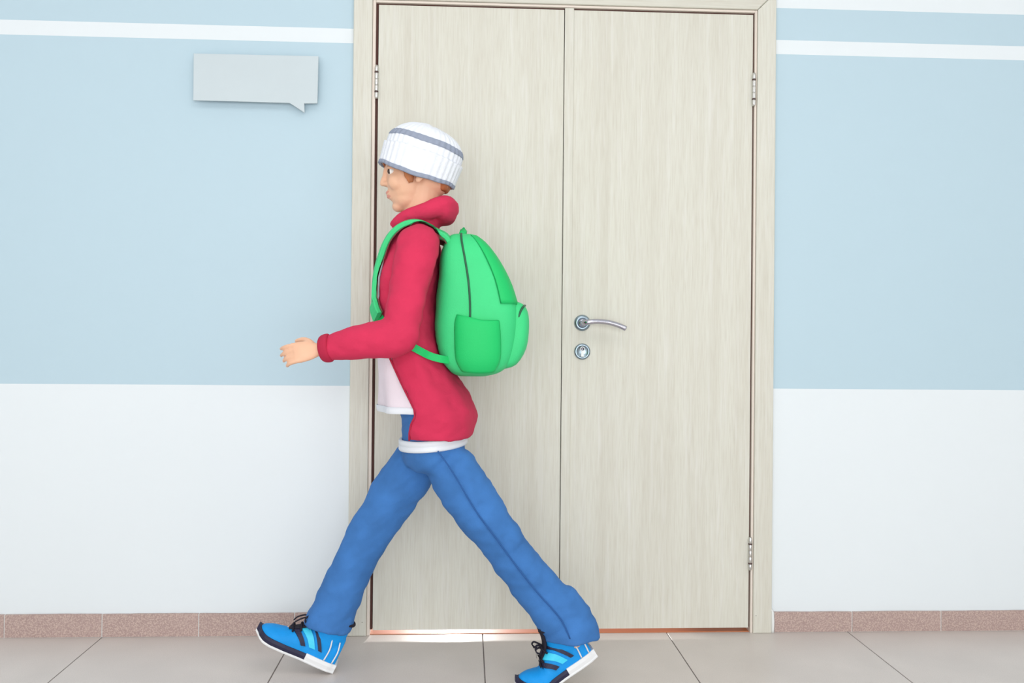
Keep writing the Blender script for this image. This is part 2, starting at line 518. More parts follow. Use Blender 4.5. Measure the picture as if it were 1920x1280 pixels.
# ------------------------------------------------------------------ the walking child
PY = -.37
PB = Vector((-.15, PY, 0))
HC = Vector((-.205, PY, 1.425))
HR = Matrix.Rotation(R(-6), 3, 'Y')       # nods a little forward


def hp(f, s, u):
    return HC + HR @ Vector((-f, s, u))


bm = bmesh.new()
Hd = [((-.014, 0, .034), (.093, .073, .083)), ((.028, 0, -.026), (.060, .058, .080)), ((.032, 0, -.074), (.046, .046, .034)),
      ((.060, 0, -.094), (.020, .023, .016)), ((.070, 0, .026), (.017, .046, .016)), ((.097, .0, -.026), (.0115, .0095, .0085)),
      ((.089, .0095, -.029), (.010, .0065, .0065)), ((.089, -.0095, -.029), (.010, .0065, .0065)),
      ((.056, .036, -.03), (.027, .022, .026)), ((.056, -.036, -.03), (.027, .022, .026)), ((.058, 0, -.056), (.031, .032, .030)),
      ((.0845, 0, -.0535), (.0095, .019, .0066)), ((.083, 0, -.0645), (.0095, .016, .0068)), ((-.035, 0, -.02), (.062, .058, .06))]
for c, r in Hd: ellip(bm, hp(*c), r, HR, 20, 14)
tube(bm, [tuple(hp(.085, 0, .018)) + (.007, .008), tuple(hp(.091, 0, -.006)) + (.0075, .008), tuple(hp(.099, 0, -.023)) + (.0085, .009)], n=10)
for s in (-1, 1):
    ellip(bm, hp(.071, s * .031, .0105), (.0125, .017, .0060), HR)          # upper lids
    ellip(bm, hp(.069, s * .031, -.0115), (.010, .016, .0055), HR)
    E = HR @ Matrix.Rotation(R(s * 14), 3, 'Z')
    ellip(bm, hp(-.010, s * .074, -.012), (.016, .007, .028), E)             # ears
    ellip(bm, hp(-.004, s * .075, -.036), (.009, .006, .009), E)
tube(bm, [(-.198, PY, 1.22, .058), (-.195, PY, 1.28, .048), (-.190, PY, 1.33, .047), (-.187, PY, 1.38, .05)], n=18)
# trunk
tr_rings = [(.62, -.15, .065, .105), (.70, -.155, .07, .11), (.80, -.19, .065, .105), (.92, -.225, .058, .10), (1.05, -.235, .058, .105), (1.15, -.228, .058, .115), (1.21, -.212, .05, .12), (1.245, -.203, .042, .08)]
rings(bm, [[Vector((c - a * math.cos(t), PY + b * math.sin(t), z)) for t in [2 * math.pi * q / 24 for q in range(24)]] for z, c, a, b in tr_rings])
LS, LE, LW = Vector((-.195, -.505, 1.205)), Vector((-.232, -.606, .962)), Vector((-.432, -.562, .926))
RS, RE, RW = Vector((-.195, -.235, 1.205)), Vector((-.165, -.146, .972)), Vector((-.185, -.160, .812))
for a, b, c in ((LS, LE, LW), (RS, RE, RW)):
    tube(bm, [tuple(a) + (.038,), tuple((a + b) / 2) + (.034,), tuple(b) + (.029,), tuple((b + c) / 2) + (.027,), tuple(c) + (.0205,)], n=14, steps=16, round_end=False)
    ellip(bm, a, (.042, .042, .042))


def hand(bm, w, d, palm_n, side, curl=1.0, size=1.0):
    """w wrist, d pointing along the forearm, palm_n out of the palm, side towards the thumb"""
    d = d.normalized(); n = (palm_n - d * palm_n.dot(d)).normalized(); t = d.cross(n)
    if t.dot(side) < 0: t = -t
    k = size
    P = lambda a, b, c: w + (d * a + t * b + n * c) * k
    # palm : a flattened rounded block
    tube(bm, [tuple(P(-.03, 0, 0)) + (.017 * k, .019 * k), tuple(P(0, 0, 0)) + (.0145 * k, .02 * k), tuple(P(.025, 0, 0)) + (.0125 * k, .029 * k), tuple(P(.055, .001, 0)) + (.0115 * k, .0345 * k), tuple(P(.074, .001, .001)) + (.0085 * k, .0325 * k)], n=18, steps=12, ref=tuple(n))
    for b, L, sp_, cu in ((.0255, .058, .05, .75), (.0085, .066, .015, .9), (-.0085, .061, -.02, 1.0), (-.0255, .048, -.06, 1.1)):
        p = P(.058, b * .92, 0); q = [(p, .0082)]
        a = R(10) * curl; pos = P(.074, b, .001); q.append((pos, .0078))
        for seg, fr in enumerate((.45, .31, .24)):
            a += R((16, 26, 20)[seg]) * cu * curl
            dirv = d * math.cos(a) + n * math.sin(a) + t * sp_
            pos = pos + dirv.normalized() * (L * fr * k)
            q.append((pos, (.0071, .0066, .0056)[seg]))
        tube(bm, [tuple(v) + (r * k,) for v, r in q], n=10, steps=14, round_end=True, ref=tuple(t))
    # thumb leaves the side of the palm near its base
    q = [(P(.016, .014, .004), .0115), (P(.032, .034, .011), .0098), (P(.052, .044, .020), .0084), (P(.072, .045, .028), .0068)]
    tube(bm, [tuple(v) + (r * k,) for v, r in q], n=10, steps=10, round_end=True, ref=tuple(n))


# left hand: swings forward, back of the hand to the viewer, thumb up
hand(bm, LW + Vector((-.012, .001, -.002)), Vector((-1, .04, -.16)), Vector((.05, .95, -.25)), Vector((0, .2, 1)), .9, .86)
hand(bm, RW + Vector((-.003, 0, -.013)), Vector((-.08, 0, -1)), Vector((0, -1, 0)), Vector((-1, 0, 0)), 1.1, .86)
# legs and feet inside the jeans and shoes
RL = [(-.185, -.315, .62, .052), (-.245, -.31, .53, .05), (-.327, -.31, .405, .047), (-.39, -.31, .27, .044), (-.442, -.31, .13, .033)]
LL = [(-.115, -.425, .62, .052), (-.05, -.44, .53, .05), (.018, -.44, .43, .047), (.11, -.44, .31, .044), (.222, -.44, .17, .033)]
for L in (RL, LL): tube(bm, L, n=16, steps=18)
tube(bm, [(-.442, -.31, .14, .032), (-.445, -.31, .075, .030, .03), (-.50, -.31, .085, .028, .024), (-.57, -.312, .115, .028, .014)], n=12, steps=12)
tube(bm, [(.222, -.44, .18, .032), (.245, -.44, .125, .030, .03), (.21, -.444, .085, .028, .022), (.165, -.452, .038, .028, .014), (.125, -.458, .028, .024, .012)], n=12, steps=14)
body = remesh(bm, .0031, 5, .5)
body.materials.append(MAT['skin']); body.materials.append(MAT['lip'])
lipc = [hp(.0905, 0, -.0535), hp(.089, 0, -.0645)]
for p in body.polygons:
    c = p.center
    for q in lipc:
        v = HR.transposed() @ (c - q)
        if abs(v.x) < .011 and (v.y / .02) ** 2 + (v.z / .0052) ** 2 < 1: p.material_index = 1
person = obj('person', body, MAT['skin'], loc=tuple(PB))
tag(person, 'child in red jacket, white hat and blue jeans striding left past the door', 'person')

# eyes, brows, hair
for s in (-1, 1):
    bm = bmesh.new(); ellip(bm, hp(.0695, s * .031, .000), (.0118, .0135, .0105), HR, 20, 14)
    e = obj('eye', bm, MAT['eyew'], person, loc=tuple(hp(.0695, s * .031, .0)), smooth=True)
    bm = bmesh.new(); ellip(bm, hp(.0755, s * .0365, .000), (.0055, .0072, .0074), HR, 16, 10)
    obj('iris', bm, MAT['iris'], e, loc=tuple(hp(.0775, s * .0335, .0)), smooth=True)
    bm = bmesh.new()
    tube(bm, [tuple(hp(.090, s * .014, .024)) + (.0035, .003), tuple(hp(.088, s * .03, .029)) + (.004, .003), tuple(hp(.074, s * .047, .025)) + (.003, .0025)], n=8, steps=8)
    obj('eyebrow', bm, MAT['hair'], person, loc=tuple(hp(.085, s * .03, .027)), smooth=True)
bm = bmesh.new()
ellip(bm, hp(-.020, 0, .032), (.094, .0755, .084), HR, 24, 16)
for s in (-1, 1):
    tube(bm, [tuple(hp(.035, s * .062, .06)) + (.012, .02), tuple(hp(.026, s * .066, .02)) + (.009, .017), tuple(hp(.020, s * .067, -.018)) + (.008, .015), tuple(hp(.016, s * .066, -.042)) + (.004, .008)], n=10, steps=10)
tube(bm, [tuple(hp(-.07, 0, 0)) + (.055, .03), tuple(hp(-.072, 0, -.045)) + (.05, .022), tuple(hp(-.066, 0, -.065)) + (.04, .012)], n=14, steps=8)
hair = remesh(bm, .004, 3, .5, lambda c: .0015 * noise.noise(Vector((c.x * 160, c.y * 160, c.z * 30))))
# keep only what can lie under the hat or on the nape (the face stays free)
bm = bmesh.new(); bm.from_mesh(hair)
kill = []
for v in bm.verts:
    l = HR.transposed() @ (v.co - HC); f = -l.x
    if f > .052 and l.z < .052: kill.append(v)
bmesh.ops.delete(bm, geom=kill, context='VERTS')
obj('hair', bm, MAT['hair'], person, loc=tuple(HC), smooth=True)

# ---- knitted hat : stacked rings on an axis tilted back, ribbed
HA = HR @ Matrix.Rotation(R(24), 3, 'Y')     # hem runs from brow down to nape


def hat_pt(t, h, off=0.0):
    """t angle from the front, h 0 hem .. 1 crown"""
    if h < .35:
        r = 1.0 + .05 * max(0, h) / .35; zz = -.030 + .070 * h / .35
    else:
        q = (h - .35) / .65 * math.pi / 2
        r = 1.05 * max(.012, math.cos(q)) ** .9; zz = .040 + .072 * math.sin(q)
    rib = .0018 * math.cos(36 * t) * min(1, (1 - h) * 3)
    a, b = .104 * r + rib + off, .087 * r + rib + off
    zz -= .012 * math.sin(t) ** 2 * max(0, 1 - 3 * h)        # hem dips over the ears
    zz += .004 * noise.noise(Vector((t * 2, h * 3, 1)))
    c = HC + HR @ Vector((.010, 0, .018))
    return c + HA @ Vector((-a * math.cos(t), b * math.sin(t), zz))


NT = 144


def hat_band(h0, h1, n, off, thick=.004, close=False):
    bm = bmesh.new()
    hs = [h0 + (h1 - h0) * k / n for k in range(n + 1)]
    outer = [[hat_pt(2 * math.pi * q / NT, h, off) for q in range(NT)] for h in hs]
    if close:
        vv = rings(bm, outer, cap=False)
        bm.faces.new(vv[-1])
        inner = [[hat_pt(2 * math.pi * q / NT, h, off - thick) for q in range(NT)] for h in hs[:n // 2]]
        v2 = rings(bm, inner, cap=False)
        for q in range(NT): bm.faces.new((vv[0][q], vv[0][(q + 1) % NT], v2[0][(q + 1) % NT], v2[0][q]))
    else:
        inner = [[hat_pt(2 * math.pi * q / NT, h, off - thick) for q in range(NT)] for h in hs]
        vv = rings(bm, outer + inner[::-1], cap=False)
        for q in range(NT): bm.faces.new((vv[0][q], vv[0][(q + 1) % NT], vv[-1][(q + 1) % NT], vv[-1][q]))
    return bm


hat = obj('hat', hat_band(0, 1, 30, 0, close=True), MAT['hat'], person, loc=tuple(HC + Vector((0, 0, .05))), smooth=True)
obj('hat_cuff', hat_band(.015, .30, 10, .0065, .006), MAT['hat'], hat, loc=tuple(HC), smooth=True)
obj('hat_stripe', hat_band(.42, .52, 5, .0015, .003), MAT['slate'], hat, loc=tuple(HC), smooth=True)
obj('hat_edge', hat_band(-.02, .03, 3, .0075, .008), MAT['slate'], hat, loc=tuple(HC), smooth=True)


# ---- t-shirt
def shell_rings(tab, n=48, steps=26, fold=0.0, seed=0.0):
    out = []
    for z, c, a, b in catmull(tab, steps):
        ring = []
        for q in range(n):
            t = 2 * math.pi * q / n
            k = 1 + fold * noise.noise(Vector((math.cos(t) * 2.5, math.sin(t) * 2.5 + seed, z * 9)))
            ring.append(Vector((c - a * k * math.cos(t), PY + b * k * math.sin(t), z)))
        out.append(ring)
    return out


bm = bmesh.new()
rings(bm, shell_rings([(.752, -.208, .098, .143), (.80, -.213, .092, .14), (.87, -.226, .083, .136), (.95, -.236, .077, .134), (1.05, -.240, .075, .134), (1.14, -.234, .073, .136), (1.20, -.220, .064, .128), (1.24, -.207, .056, .095), (1.268, -.203, .054, .066)], fold=.09, seed=3), cap=True)
ts = obj('shirt', bm, MAT['shirt'], person, loc=(-.22, PY, 1.0), smooth=True)
bm = bmesh.new()
tube(bm, [(-.203 - .053 * math.cos(t), PY + .063 * math.sin(t), 1.270 - .006 * math.cos(t), .006) for t in [2 * math.pi * q / 24 for q in range(25)]], n=8)
obj('neckband', bm, MAT['shirt'], ts, loc=(-.2, PY, 1.27), smooth=True)
bm = bmesh.new()
R0 = shell_rings([(.752, -.208, .1, .145), (.757, -.208, .1015, .1465), (.766, -.209, .101, .146), (.770, -.209, .0985, .1435)], fold=.09, seed=3, steps=6)
rings(bm, R0, cap=False)
obj('shirt_hem', bm, MAT['belt'], ts, loc=(-.21, PY, .76), smooth=True)

# ---- jacket : open shell, sleeves and hood fused
JT = [(.681, -.150, .104, .160), (.74, -.152, .124, .166), (.79, -.166, .118, .166), (.86, -.195, .101, .160), (.95, -.226, .089, .153), (1.05, -.233, .087, .152), (1.14, -.227, .086, .155), (1.20, -.216, .077, .147), (1.240, -.206, .067, .112), (1.270, -.202, .061, .080), (1.305, -.198, .060, .066)]
OP = [(.681, 52), (.715, 58), (.755, 72), (.85, 60), (.95, 46), (1.05, 42), (1.15, 42), (1.22, 34), (1.27, 26), (1.31, 24)]


def op(z):
    for (z0, a0), (z1, a1) in zip(OP, OP[1:]):
        if z <= z1: return R(a0 + (a1 - a0) * max(0, z - z0) / (z1 - z0))
    return R(OP[-1][1])


bm = bmesh.new()
TH = .011
o_, i_ = [], []
NA = 60
for z, c, a, b in catmull(JT, 40):
    p0 = op(z); ro, ri = [], []
    for q in range(NA + 1):
        t = p0 + (2 * math.pi - 2 * p0) * q / NA
        kf = 1 + .05 * noise.noise(Vector((math.cos(t) * 2.5, math.sin(t) * 2.5, z * 9)))
        ro.append(bm.verts.new((c - a * kf * math.cos(t), PY + b * kf * math.sin(t), z)))
        ri.append(bm.verts.new((c - (a * kf - TH) * math.cos(t), PY + (b * kf - TH) * math.sin(t), z)))
    o_.append(ro); i_.append(ri)
for A, B, f in ((o_, o_, 0), (i_, i_, 1)):
    for r0, r1 in zip(A, A[1:]):
        for q in range(NA): bm.faces.new((r0[q], r0[q + 1], r1[q + 1], r1[q]))
for k in (0, -1):
    for q in range(NA): bm.faces.new((o_[k][q], o_[k][q + 1], i_[k][q + 1], i_[k][q]))
for q in (0, NA):
    for r0, r1, s0, s1 in zip(o_, o_[1:], i_, i_[1:]): bm.faces.new((r0[q], r1[q], s1[q], s0[q]))


def lerp(a, b, t): return a + (b - a) * t


for a, b, c, sgnn in ((LS, LE, LW, -1), (RS, RE, RW, 1)):
    tube(bm, [tuple(a + Vector((0, -sgnn * .03, .012))) + (.050, .056), tuple(a + Vector((0, sgnn * .006, -.012))) + (.050, .058), tuple(lerp(a, b, .5)) + (.046, .052), tuple(lerp(a, b, .85)) + (.045, .049), tuple(b + Vector((0, 0, -.004))) + (.046, .047),
              tuple(lerp(b, c, .2)) + (.046, .050), tuple(lerp(b, c, .55)) + (.041, .044), tuple(lerp(b, c, .93)) + (.033, .035)], n=20, steps=30)
# hood lying on the upper back and round the neck
ellip(bm, (-.128, PY, 1.312), (.040, .088, .040), Matrix.Rotation(R(-20), 3, 'Y'))
tube(bm, [(-.265, PY - .042, 1.262, .016), (-.235, PY - .064, 1.285, .020), (-.18, PY - .072, 1.305, .023), (-.135, PY - .06, 1.318, .03), (-.118, PY, 1.322, .034), (-.135, PY + .06, 1.318, .03), (-.18, PY + .072, 1.305, .023), (-.235, PY + .064, 1.285, .020), (-.265, PY + .042, 1.262, .016)], n=12, steps=30)


def folds(amp, sc):
    def f(c):
        v = Vector((c.x * sc, c.y * sc, c.z * sc * 1.6))
        return amp * (noise.noise(v) + .5 * noise.noise(v * 2.3 + Vector((5, 1, 2))))
    return f


jk = obj('jacket', remesh(bm, .0055, 4, .5, folds(.0045, 16)), MAT['red'], person, loc=(-.2, PY, 1.0))
for b, c in ((LE, LW), (RE, RW)):
    bm = bmesh.new(); p = [lerp(b, c, t) for t in (.9, .93, 1.0, 1.03)]
    tube(bm, [tuple(p[0]) + (.032, .034), tuple(p[1]) + (.036, .038), tuple(p[2]) + (.0335, .0355), tuple(p[3]) + (.028, .030)], n=22, steps=8)
    obj('cuff', bm, MAT['redtrim'], jk, loc=tuple(p[2]), smooth=True)
# zip edges along both fronts and a slanted pocket on the near side
for s in (1, -1):
    bm = bmesh.new(); pt = []
    for z, c, a, b in catmull(JT, 26)[:-1]:
        t = op(z); pt.append((c - (a - .003) * math.cos(t) , PY - s * (b - .003) * math.sin(t), z, .003))
    tube(bm, pt, n=8)
    obj('jacket_edge', bm, MAT['redtrim'], jk, loc=(-.25, PY, 1.0), smooth=True)

# ---- jeans
bm = bmesh.new()
rings(bm, shell_rings([(.80, -.180, .078, .120), (.74, -.163, .083, .128), (.68, -.152, .086, .132), (.63, -.150, .088, .130), (.60, -.150, .080, .115), (.585, -.150, .05, .09)], n=32, steps=14))
tube(bm, [(-.180, -.318, .64, .048, .050), (-.203, -.312, .595, .068, .070), (-.262, -.31, .505, .066, .071), (-.327, -.31, .405, .058, .063), (-.372, -.31, .315, .055, .059), (-.412, -.31, .225, .056, .062), (-.442, -.31, .145, .059, .068), (-.448, -.31, .122, .060, .069)], n=24, steps=30)
tube(bm, [(-.122, -.424, .64, .048, .050), (-.098, -.432, .595, .068, .070), (-.035, -.44, .50, .067, .071), (.020, -.44, .425, .060, .063), (.075, -.44, .350, .056, .060), (.135, -.44, .275, .057, .063), (.195, -.44, .205, .060, .068), (.212, -.44, .180, .060, .070)], n=24, steps=30)
tube(bm, [(.185, -.44, .245, .054, .058), (.217, -.44, .190, .060, .072), (.232, -.44, .150, .062, .079), (.234, -.44, .128, .063, .081)], n=24, steps=14)


def jfold(c):
    v = Vector((c.x * 11 + c.z * 9, c.y * 9, c.z * 22 - c.x * 14))
    return .0055 * noise.noise(v) + .0025 * noise.noise(v * 2.1)


jn = obj('jeans', remesh(bm, .0055, 4, .5, jfold), MAT['denim'], person, loc=(-.15, PY, .6))
# belt (tilted with the stride)
bm = bmesh.new(); rr = []
for off, dz in ((.0, -.015), (.006, -.0155), (.0085, -.012), (.0085, -.001), (.0072, .0), (.0085, .001), (.0085, .012), (.006, .0155), (.0, .015)):
    rr.append([Vector((-.152 - (.0885 + off) * math.cos(t), PY + (.1335 + off) * math.sin(t), .666 + dz - .075 * (-.0) + .10 * (-(.0885) * math.cos(t)))) for t in [2 * math.pi * q / 48 for q in range(48)]])
rings(bm, rr, cap=False)
bt = obj('belt', bm, MAT['belt'], jn, loc=(-.152, PY, .666), smooth=True)
# back pocket and side seam on the near leg
bm = bmesh.new()
tube(bm, [(-.135, -.512, .655, .0022), (-.095, -.516, .60, .0022), (-.035, -.512, .50, .0022), (.02, -.505, .425, .0022), (.075, -.501, .35, .0022), (.135, -.502, .275, .0022), (.198, -.503, .205, .0022), (.225, -.504, .150, .0022)], n=6, steps=24)
obj('side_seam', bm, MAT['denim2'], jn, loc=(.02, -.5, .4), smooth=True)


# ---- shoes
SW = [(0, .024), (.015, .031), (.05, .034), (.10, .034), (.15, .041), (.19, .042), (.215, .035), (.232, .022), (.24, .006)]
SH = [(0, .095), (.03, .10), (.06, .105), (.09, .100), (.12, .080), (.15, .062), (.18, .052), (.21, .046), (.23, .038), (.24, .026)]


def interp(tab, x):
    for (a, va), (b, vb) in zip(tab, tab[1:]):
        if x <= b:
            u = (x - a) / (b - a); return va + (vb - va) * max(0, u)
    return tab[-1][1]


def up_pt(f, phi, off=0.0):
    w_, h = interp(SW, f) + off, interp(SH, f) + off
    return Vector((f, w_ * math.cos(phi), .016 + (h - .016) * max(0, math.sin(phi)) ** .75))


def make_shoe(T, bend, name, sidesign):
    """T(local Vector) -> world; local = (forward, side, up), heel bottom at 0"""
    def bendf(p):
        fb = .160
        if bend == 0: return p
        a = bend * min(1, max(0, (fb + .025 - p.x) / .05))
        x, z = p.x - fb, p.z
        return Vector((fb + x * math.cos(a) + z * math.sin(a), p.y, -x * math.sin(a) + z * math.cos(a)))

    def W(p): return T(bendf(Vector(p)))

    def place(bm):
        for v in bm.verts: v.co = W(v.co)
        return bm
    loc = tuple(W((.08, 0, .05)))
    bm = bmesh.new(); n = 20
    rr = []
    for k in range(31):
        f = .002 + .236 * k / 30
        top = [up_pt(f, math.pi * q / n) for q in range(n + 1)]
        ww = interp(SW, f)
        rr.append(top + [Vector((f, -ww * .8, .008)), Vector((f, 0, .007)), Vector((f, ww * .8, .008))])
    rings(bm, rr)
    tube(bm, [(.055, 0, .06, .033, .05), (.053, 0, .095, .035, .048), (.050, 0, .125, .036, .046), (.049, 0, .142, .038, .046)], n=24, steps=8, ref=(0, 1, 0))
    place(bm)
    sh = obj(name, remesh(bm, .0035, 3, .5), MAT['shoe'], person, loc=loc)

    def sole_piece(f0, f1, u0, u1, nm, m, grow=0.0, steps=16):
        bm = bmesh.new(); rr = []
        for k in range(steps + 1):
            f = f0 + (f1 - f0) * k / steps
            ww = interp(SW, max(0, min(.24, f))) * 1.04 + .002 + grow
            rise = .010 * max(0, (f - .2) / .04) ** 2
            rr.append([Vector((f, -ww, u0 + rise)), Vector((f, -ww - .001, (u0 + u1) / 2 + rise)), Vector((f, -ww + .001, u1 + rise)), Vector((f, 0, u1 + rise)),
                       Vector((f, ww - .001, u1 + rise)), Vector((f, ww + .001, (u0 + u1) / 2 + rise)), Vector((f, ww, u0 + rise)), Vector((f, 0, u0 + rise))])
        rings(bm, rr); place(bm)
        return obj(nm, bm, m, sh, loc=tuple(W(((f0 + f1) / 2, 0, u0))))
    sole_piece(-.004, .246, 0, .006, 'outsole', MAT['rubber'], .001, 24)
    sole_piece(.088, .245, .006, .023, 'sole', MAT['navy'], 0, 20)
    sole_piece(-.004, .0875, .006, .025, 'heel', MAT['rubber'], .0005, 12)

    def band(f0, wd, slant, nm, m, off=.003, p0=12, p1=168):
        bm = bmesh.new(); rr = []
        for k in range(25):
            ph = R(p0 + (p1 - p0) * k / 24)
            c = f0 - slant * (1 - math.sin(ph))
            a0, a1 = up_pt(max(.001, c - wd / 2), ph, off), up_pt(max(.002, c + wd / 2), ph, off)
            b0, b1 = up_pt(max(.001, c - wd / 2), ph, off - .004), up_pt(max(.002, c + wd / 2), ph, off - .004)
            rr.append([a0, a1, b1, b0])
        rings(bm, rr); place(bm)
        return obj(nm, bm, m, sh, loc=tuple(W((f0, 0, .06))))
    band(.146, .013, .05, 'strap', MAT['navy'], .0045)
    band(.124, .018, .055, 'strap', MAT['cyan'], .0045)
    band(.100, .011, .055, 'strap', MAT['navy'], .0045)
    # tongue and laces on the instep
    bm = bmesh.new()
    tube(bm, [(.164, 0, .058, .013, .003), (.145, 0, .069, .016, .004), (.122, 0, .084, .018, .005), (.104, 0, .102, .019, .006), (.096, 0, .125, .019, .006), (.094, 0, .150, .018, .005)], n=12, steps=16)
    place(bm); obj('tongue', bm, MAT['lace'], sh, loc=tuple(W((.12, 0, .09))), smooth=True)
    for f, u in ((.156, .068), (.136, .0795), (.116, .095)):
        bm = bmesh.new()
        tube(bm, [(f - .006, -.023, u - .010, .0028), (f, -.012, u + .002, .0028), (f + .002, 0, u + .004, .003), (f, .012, u + .002, .0028), (f - .006, .023, u - .010, .0028)], n=8, steps=10)
        place(bm); obj('lace', bm, MAT['lace'], sh, loc=tuple(W((f, 0, u))), smooth=True)
    bm = bmesh.new()
    for s in (-1, 1):
        tube(bm, [(.112, s * .004, .104, .0025), (.125, s * .016, .118, .0025), (.134, s * .028, .108, .0025), (.124, s * .020, .094, .0025), (.112, s * .004, .104, .0025)], n=6, steps=14)
        tube(bm, [(.112, s * .004, .104, .0022), (.135, s * .012, .106, .0022), (.155, s * .022, .088, .0022), (.162, s * .028, .072, .002)], n=6, steps=12)
    place(bm); obj('lace_bow', bm, MAT['lace'], sh, loc=tuple(W((.115, 0, .1))), smooth=True)
    # white piping at heel and collar
    for f in (.012, .036):
        for s in (-1, 1):
            bm = bmesh.new()
            tube(bm, [(f, s * (interp(SW, f) + .001), .026, .0022), (f - .002, s * (interp(SW, f) + .002), .06, .0022), (f + .004, s * (interp(SW, f) - .002), .088, .0022)], n=6, steps=8)
            place(bm); obj('piping', bm, MAT['rubber'], sh, loc=tuple(W((f, s * .03, .06))), smooth=True)
    bm = bmesh.new()
    tube(bm, [(.049 - .048 * math.cos(t), .039 * math.sin(t), .141, .0045) for t in [2 * math.pi * q / 24 for q in range(25)]], n=8)
    place(bm); obj('collar', bm, MAT['lace'], sh, loc=tuple(W((.05, 0, .14))), smooth=True)
    return sh


def shoe_T(origin, yaw, pitch):
    """forward is -X turned by yaw towards the viewer; pitch lifts the toe"""
    M = Matrix.Rotation(yaw, 3, 'Z') @ Matrix.Rotation(pitch, 3, 'Y')
    o = Vector(origin)
    return lambda p: o + M @ Vector((-p.x, -p.y, p.z))


# leading foot: heel on the floor, toe lifted
make_shoe(shoe_T((-.436, -.312, .0025), R(2), R(26)), 0, 'shoe', 1)
# trailing foot: toes on the floor, heel lifted (bent at the ball)
make_shoe(shoe_T((.324, -.428, .0005), R(7), 0), R(31), 'shoe', -1)

# ------------------------------------------------------------------ backpack
from mathutils.bvhtree import BVHTree
_v, _f = [], []
for o in [ts, jk] + [c for c in list(ts.children) + list(jk.children) if not c.name.startswith('cuff')]:
    w0 = wl(o); n0 = len(_v)
    _v += [v.co + w0 for v in o.data.vertices]; _f += [[n0 + i for i in p.vertices] for p in o.data.polygons]
CLOTH = BVHTree.FromPolygons(_v, _f)


def skin_dist(org, d, limit):
    """distance from a point inside the trunk to the outermost cloth met along d"""
    t, last = 0.0, None
    for _ in range(12):
        h, n_, i_, dd = CLOTH.ray_cast(org + d * (t + 1e-4), d, limit - t)
        if h is None: break
        t = (h - org).length; last = t
    return last


def lift(p, gap, limit, force=False):
    """keep a strap point outside the jacket and shirt"""
    org = Vector((-.212, PY + .55 * (p.y - PY), min(p.z, 1.165))) if p.z > 1.02 else Vector((-.225, PY, p.z))
    d = p - org; L = d.length
    if L < 1e-4: return p
    d /= L; k = skin_dist(org, d, limit)
    if k is not None and (force or L < k + gap): return org + d * (k + gap)
    return p


def settle(bm, gap, limit):
    for v in bm.verts: v.co = lift(v.co.copy(), gap, limit)
    return bm


def clear_back(bm):
    for v in bm.verts:
        k = skin_dist(Vector((-.235, v.co.y, v.co.z)), Vector((1, 0, 0)), .22)
        if k is not None and v.co.x < -.235 + k + .008: v.co.x = -.235 + k + .008
    return bm


PK = [(.852, -.083, -.005, .085), (.862, -.105, .030, .118), (.885, -.128, .056, .135), (.93, -.145, .074, .142), (.99, -.150, .082, .146), (1.05, -.148, .078, .146), (1.11, -.142, .058, .144), (1.17, -.136, .026, .138), (1.215, -.126, -.008, .122), (1.238, -.110, -.035, .095), (1.245, -.095, -.055, .055)]


def pack_ring(z, x0, x1, b, n=48, e=.42, grow=0.0):
    c, a = (x0 + x1) / 2, (x1 - x0) / 2 + grow; b = b + grow
    r = []
    for q in range(n):
        t = 2 * math.pi * q / n; ct, st = math.cos(t), math.sin(t)
        r.append(Vector((c + a * math.copysign(abs(ct) ** e, ct), PY + b * math.copysign(abs(st) ** e, st), z)))
    return r


bm = bmesh.new()
rings(bm, [pack_ring(*p) for p in catmull(PK, 34)])
for v in bm.verts:
    v.co += Vector((.0035 * noise.noise(v.co * 14), .003 * noise.noise(v.co * 14 + Vector((3, 3, 3))), 0))
clear_back(bm)
packroot = thing('backpack', 'bright green school backpack worn on the back of the red jacket', 'backpack', (-.04, PY, .852))
obj('pack_body', bm, MAT['green'], packroot, loc=(-.04, PY, 1.03), smooth=True)
# outer pocket
bm = bmesh.new()
PO = [(.872, .0, .045, .08), (.885, .0, .078, .108), (.93, .0, .105, .118), (.99, .0, .112, .120), (1.03, .0, .108, .118), (1.052, .0, .094, .108), (1.060, .0, .07, .09)]
rings(bm, [pack_ring(*p) for p in catmull(PO, 18)])
pk = obj('front_pocket', bm, MAT['green'], packroot, loc=(.08, PY, .97), smooth=True)
bm = bmesh.new()
tube(bm, [(.072, PY - .112, .99, .003), (.084, PY - .117, 1.03, .003), (.094, PY - .100, 1.045, .003), (.103, PY, 1.049, .003), (.094, PY + .100, 1.045, .003), (.084, PY + .117, 1.03, .003), (.072, PY + .112, .99, .003)], n=8, steps=36)
obj('zip', bm, MAT['zip'], pk, loc=(.09, PY, 1.04), smooth=True)
# upper deep green panel and main zip
bm = bmesh.new(); rr = []
for z, x0, x1, b in catmull([p for p in PK if 1.04 < p[0] < 1.24], 14):
    full = pack_ring(z, x0, x1, b, 64, grow=.0035)
    rr.append([full[q % 64] for q in range(-13, 14)])
inn = [[v - Vector((.006, 0, 0)) for v in r[::-1]] for r in rr]
rings(bm, [a + b for a, b in zip(rr, inn)])
obj('upper_panel', bm, MAT['green2'], packroot, loc=(0, PY, 1.14), smooth=True)
bm = bmesh.new(); pt = []
arc = [(z, x0 + (x1 - x0) * .42, b) for z, x0, x1, b in catmull(PK, 30) if z > .93]
for z, x, b in arc: pt.append((x, PY - b - .002, z, .0028))
top = arc[-1]
for q in (-.5, 0, .5): pt.append((top[1], PY + q * top[2], 1.2475, .0028))
for z, x, b in arc[::-1]: pt.append((x, PY + b + .002, z, .0028))
tube(bm, pt, n=8)
obj('zip', bm, MAT['zip'], packroot, loc=(-.05, PY, 1.1), smooth=True)
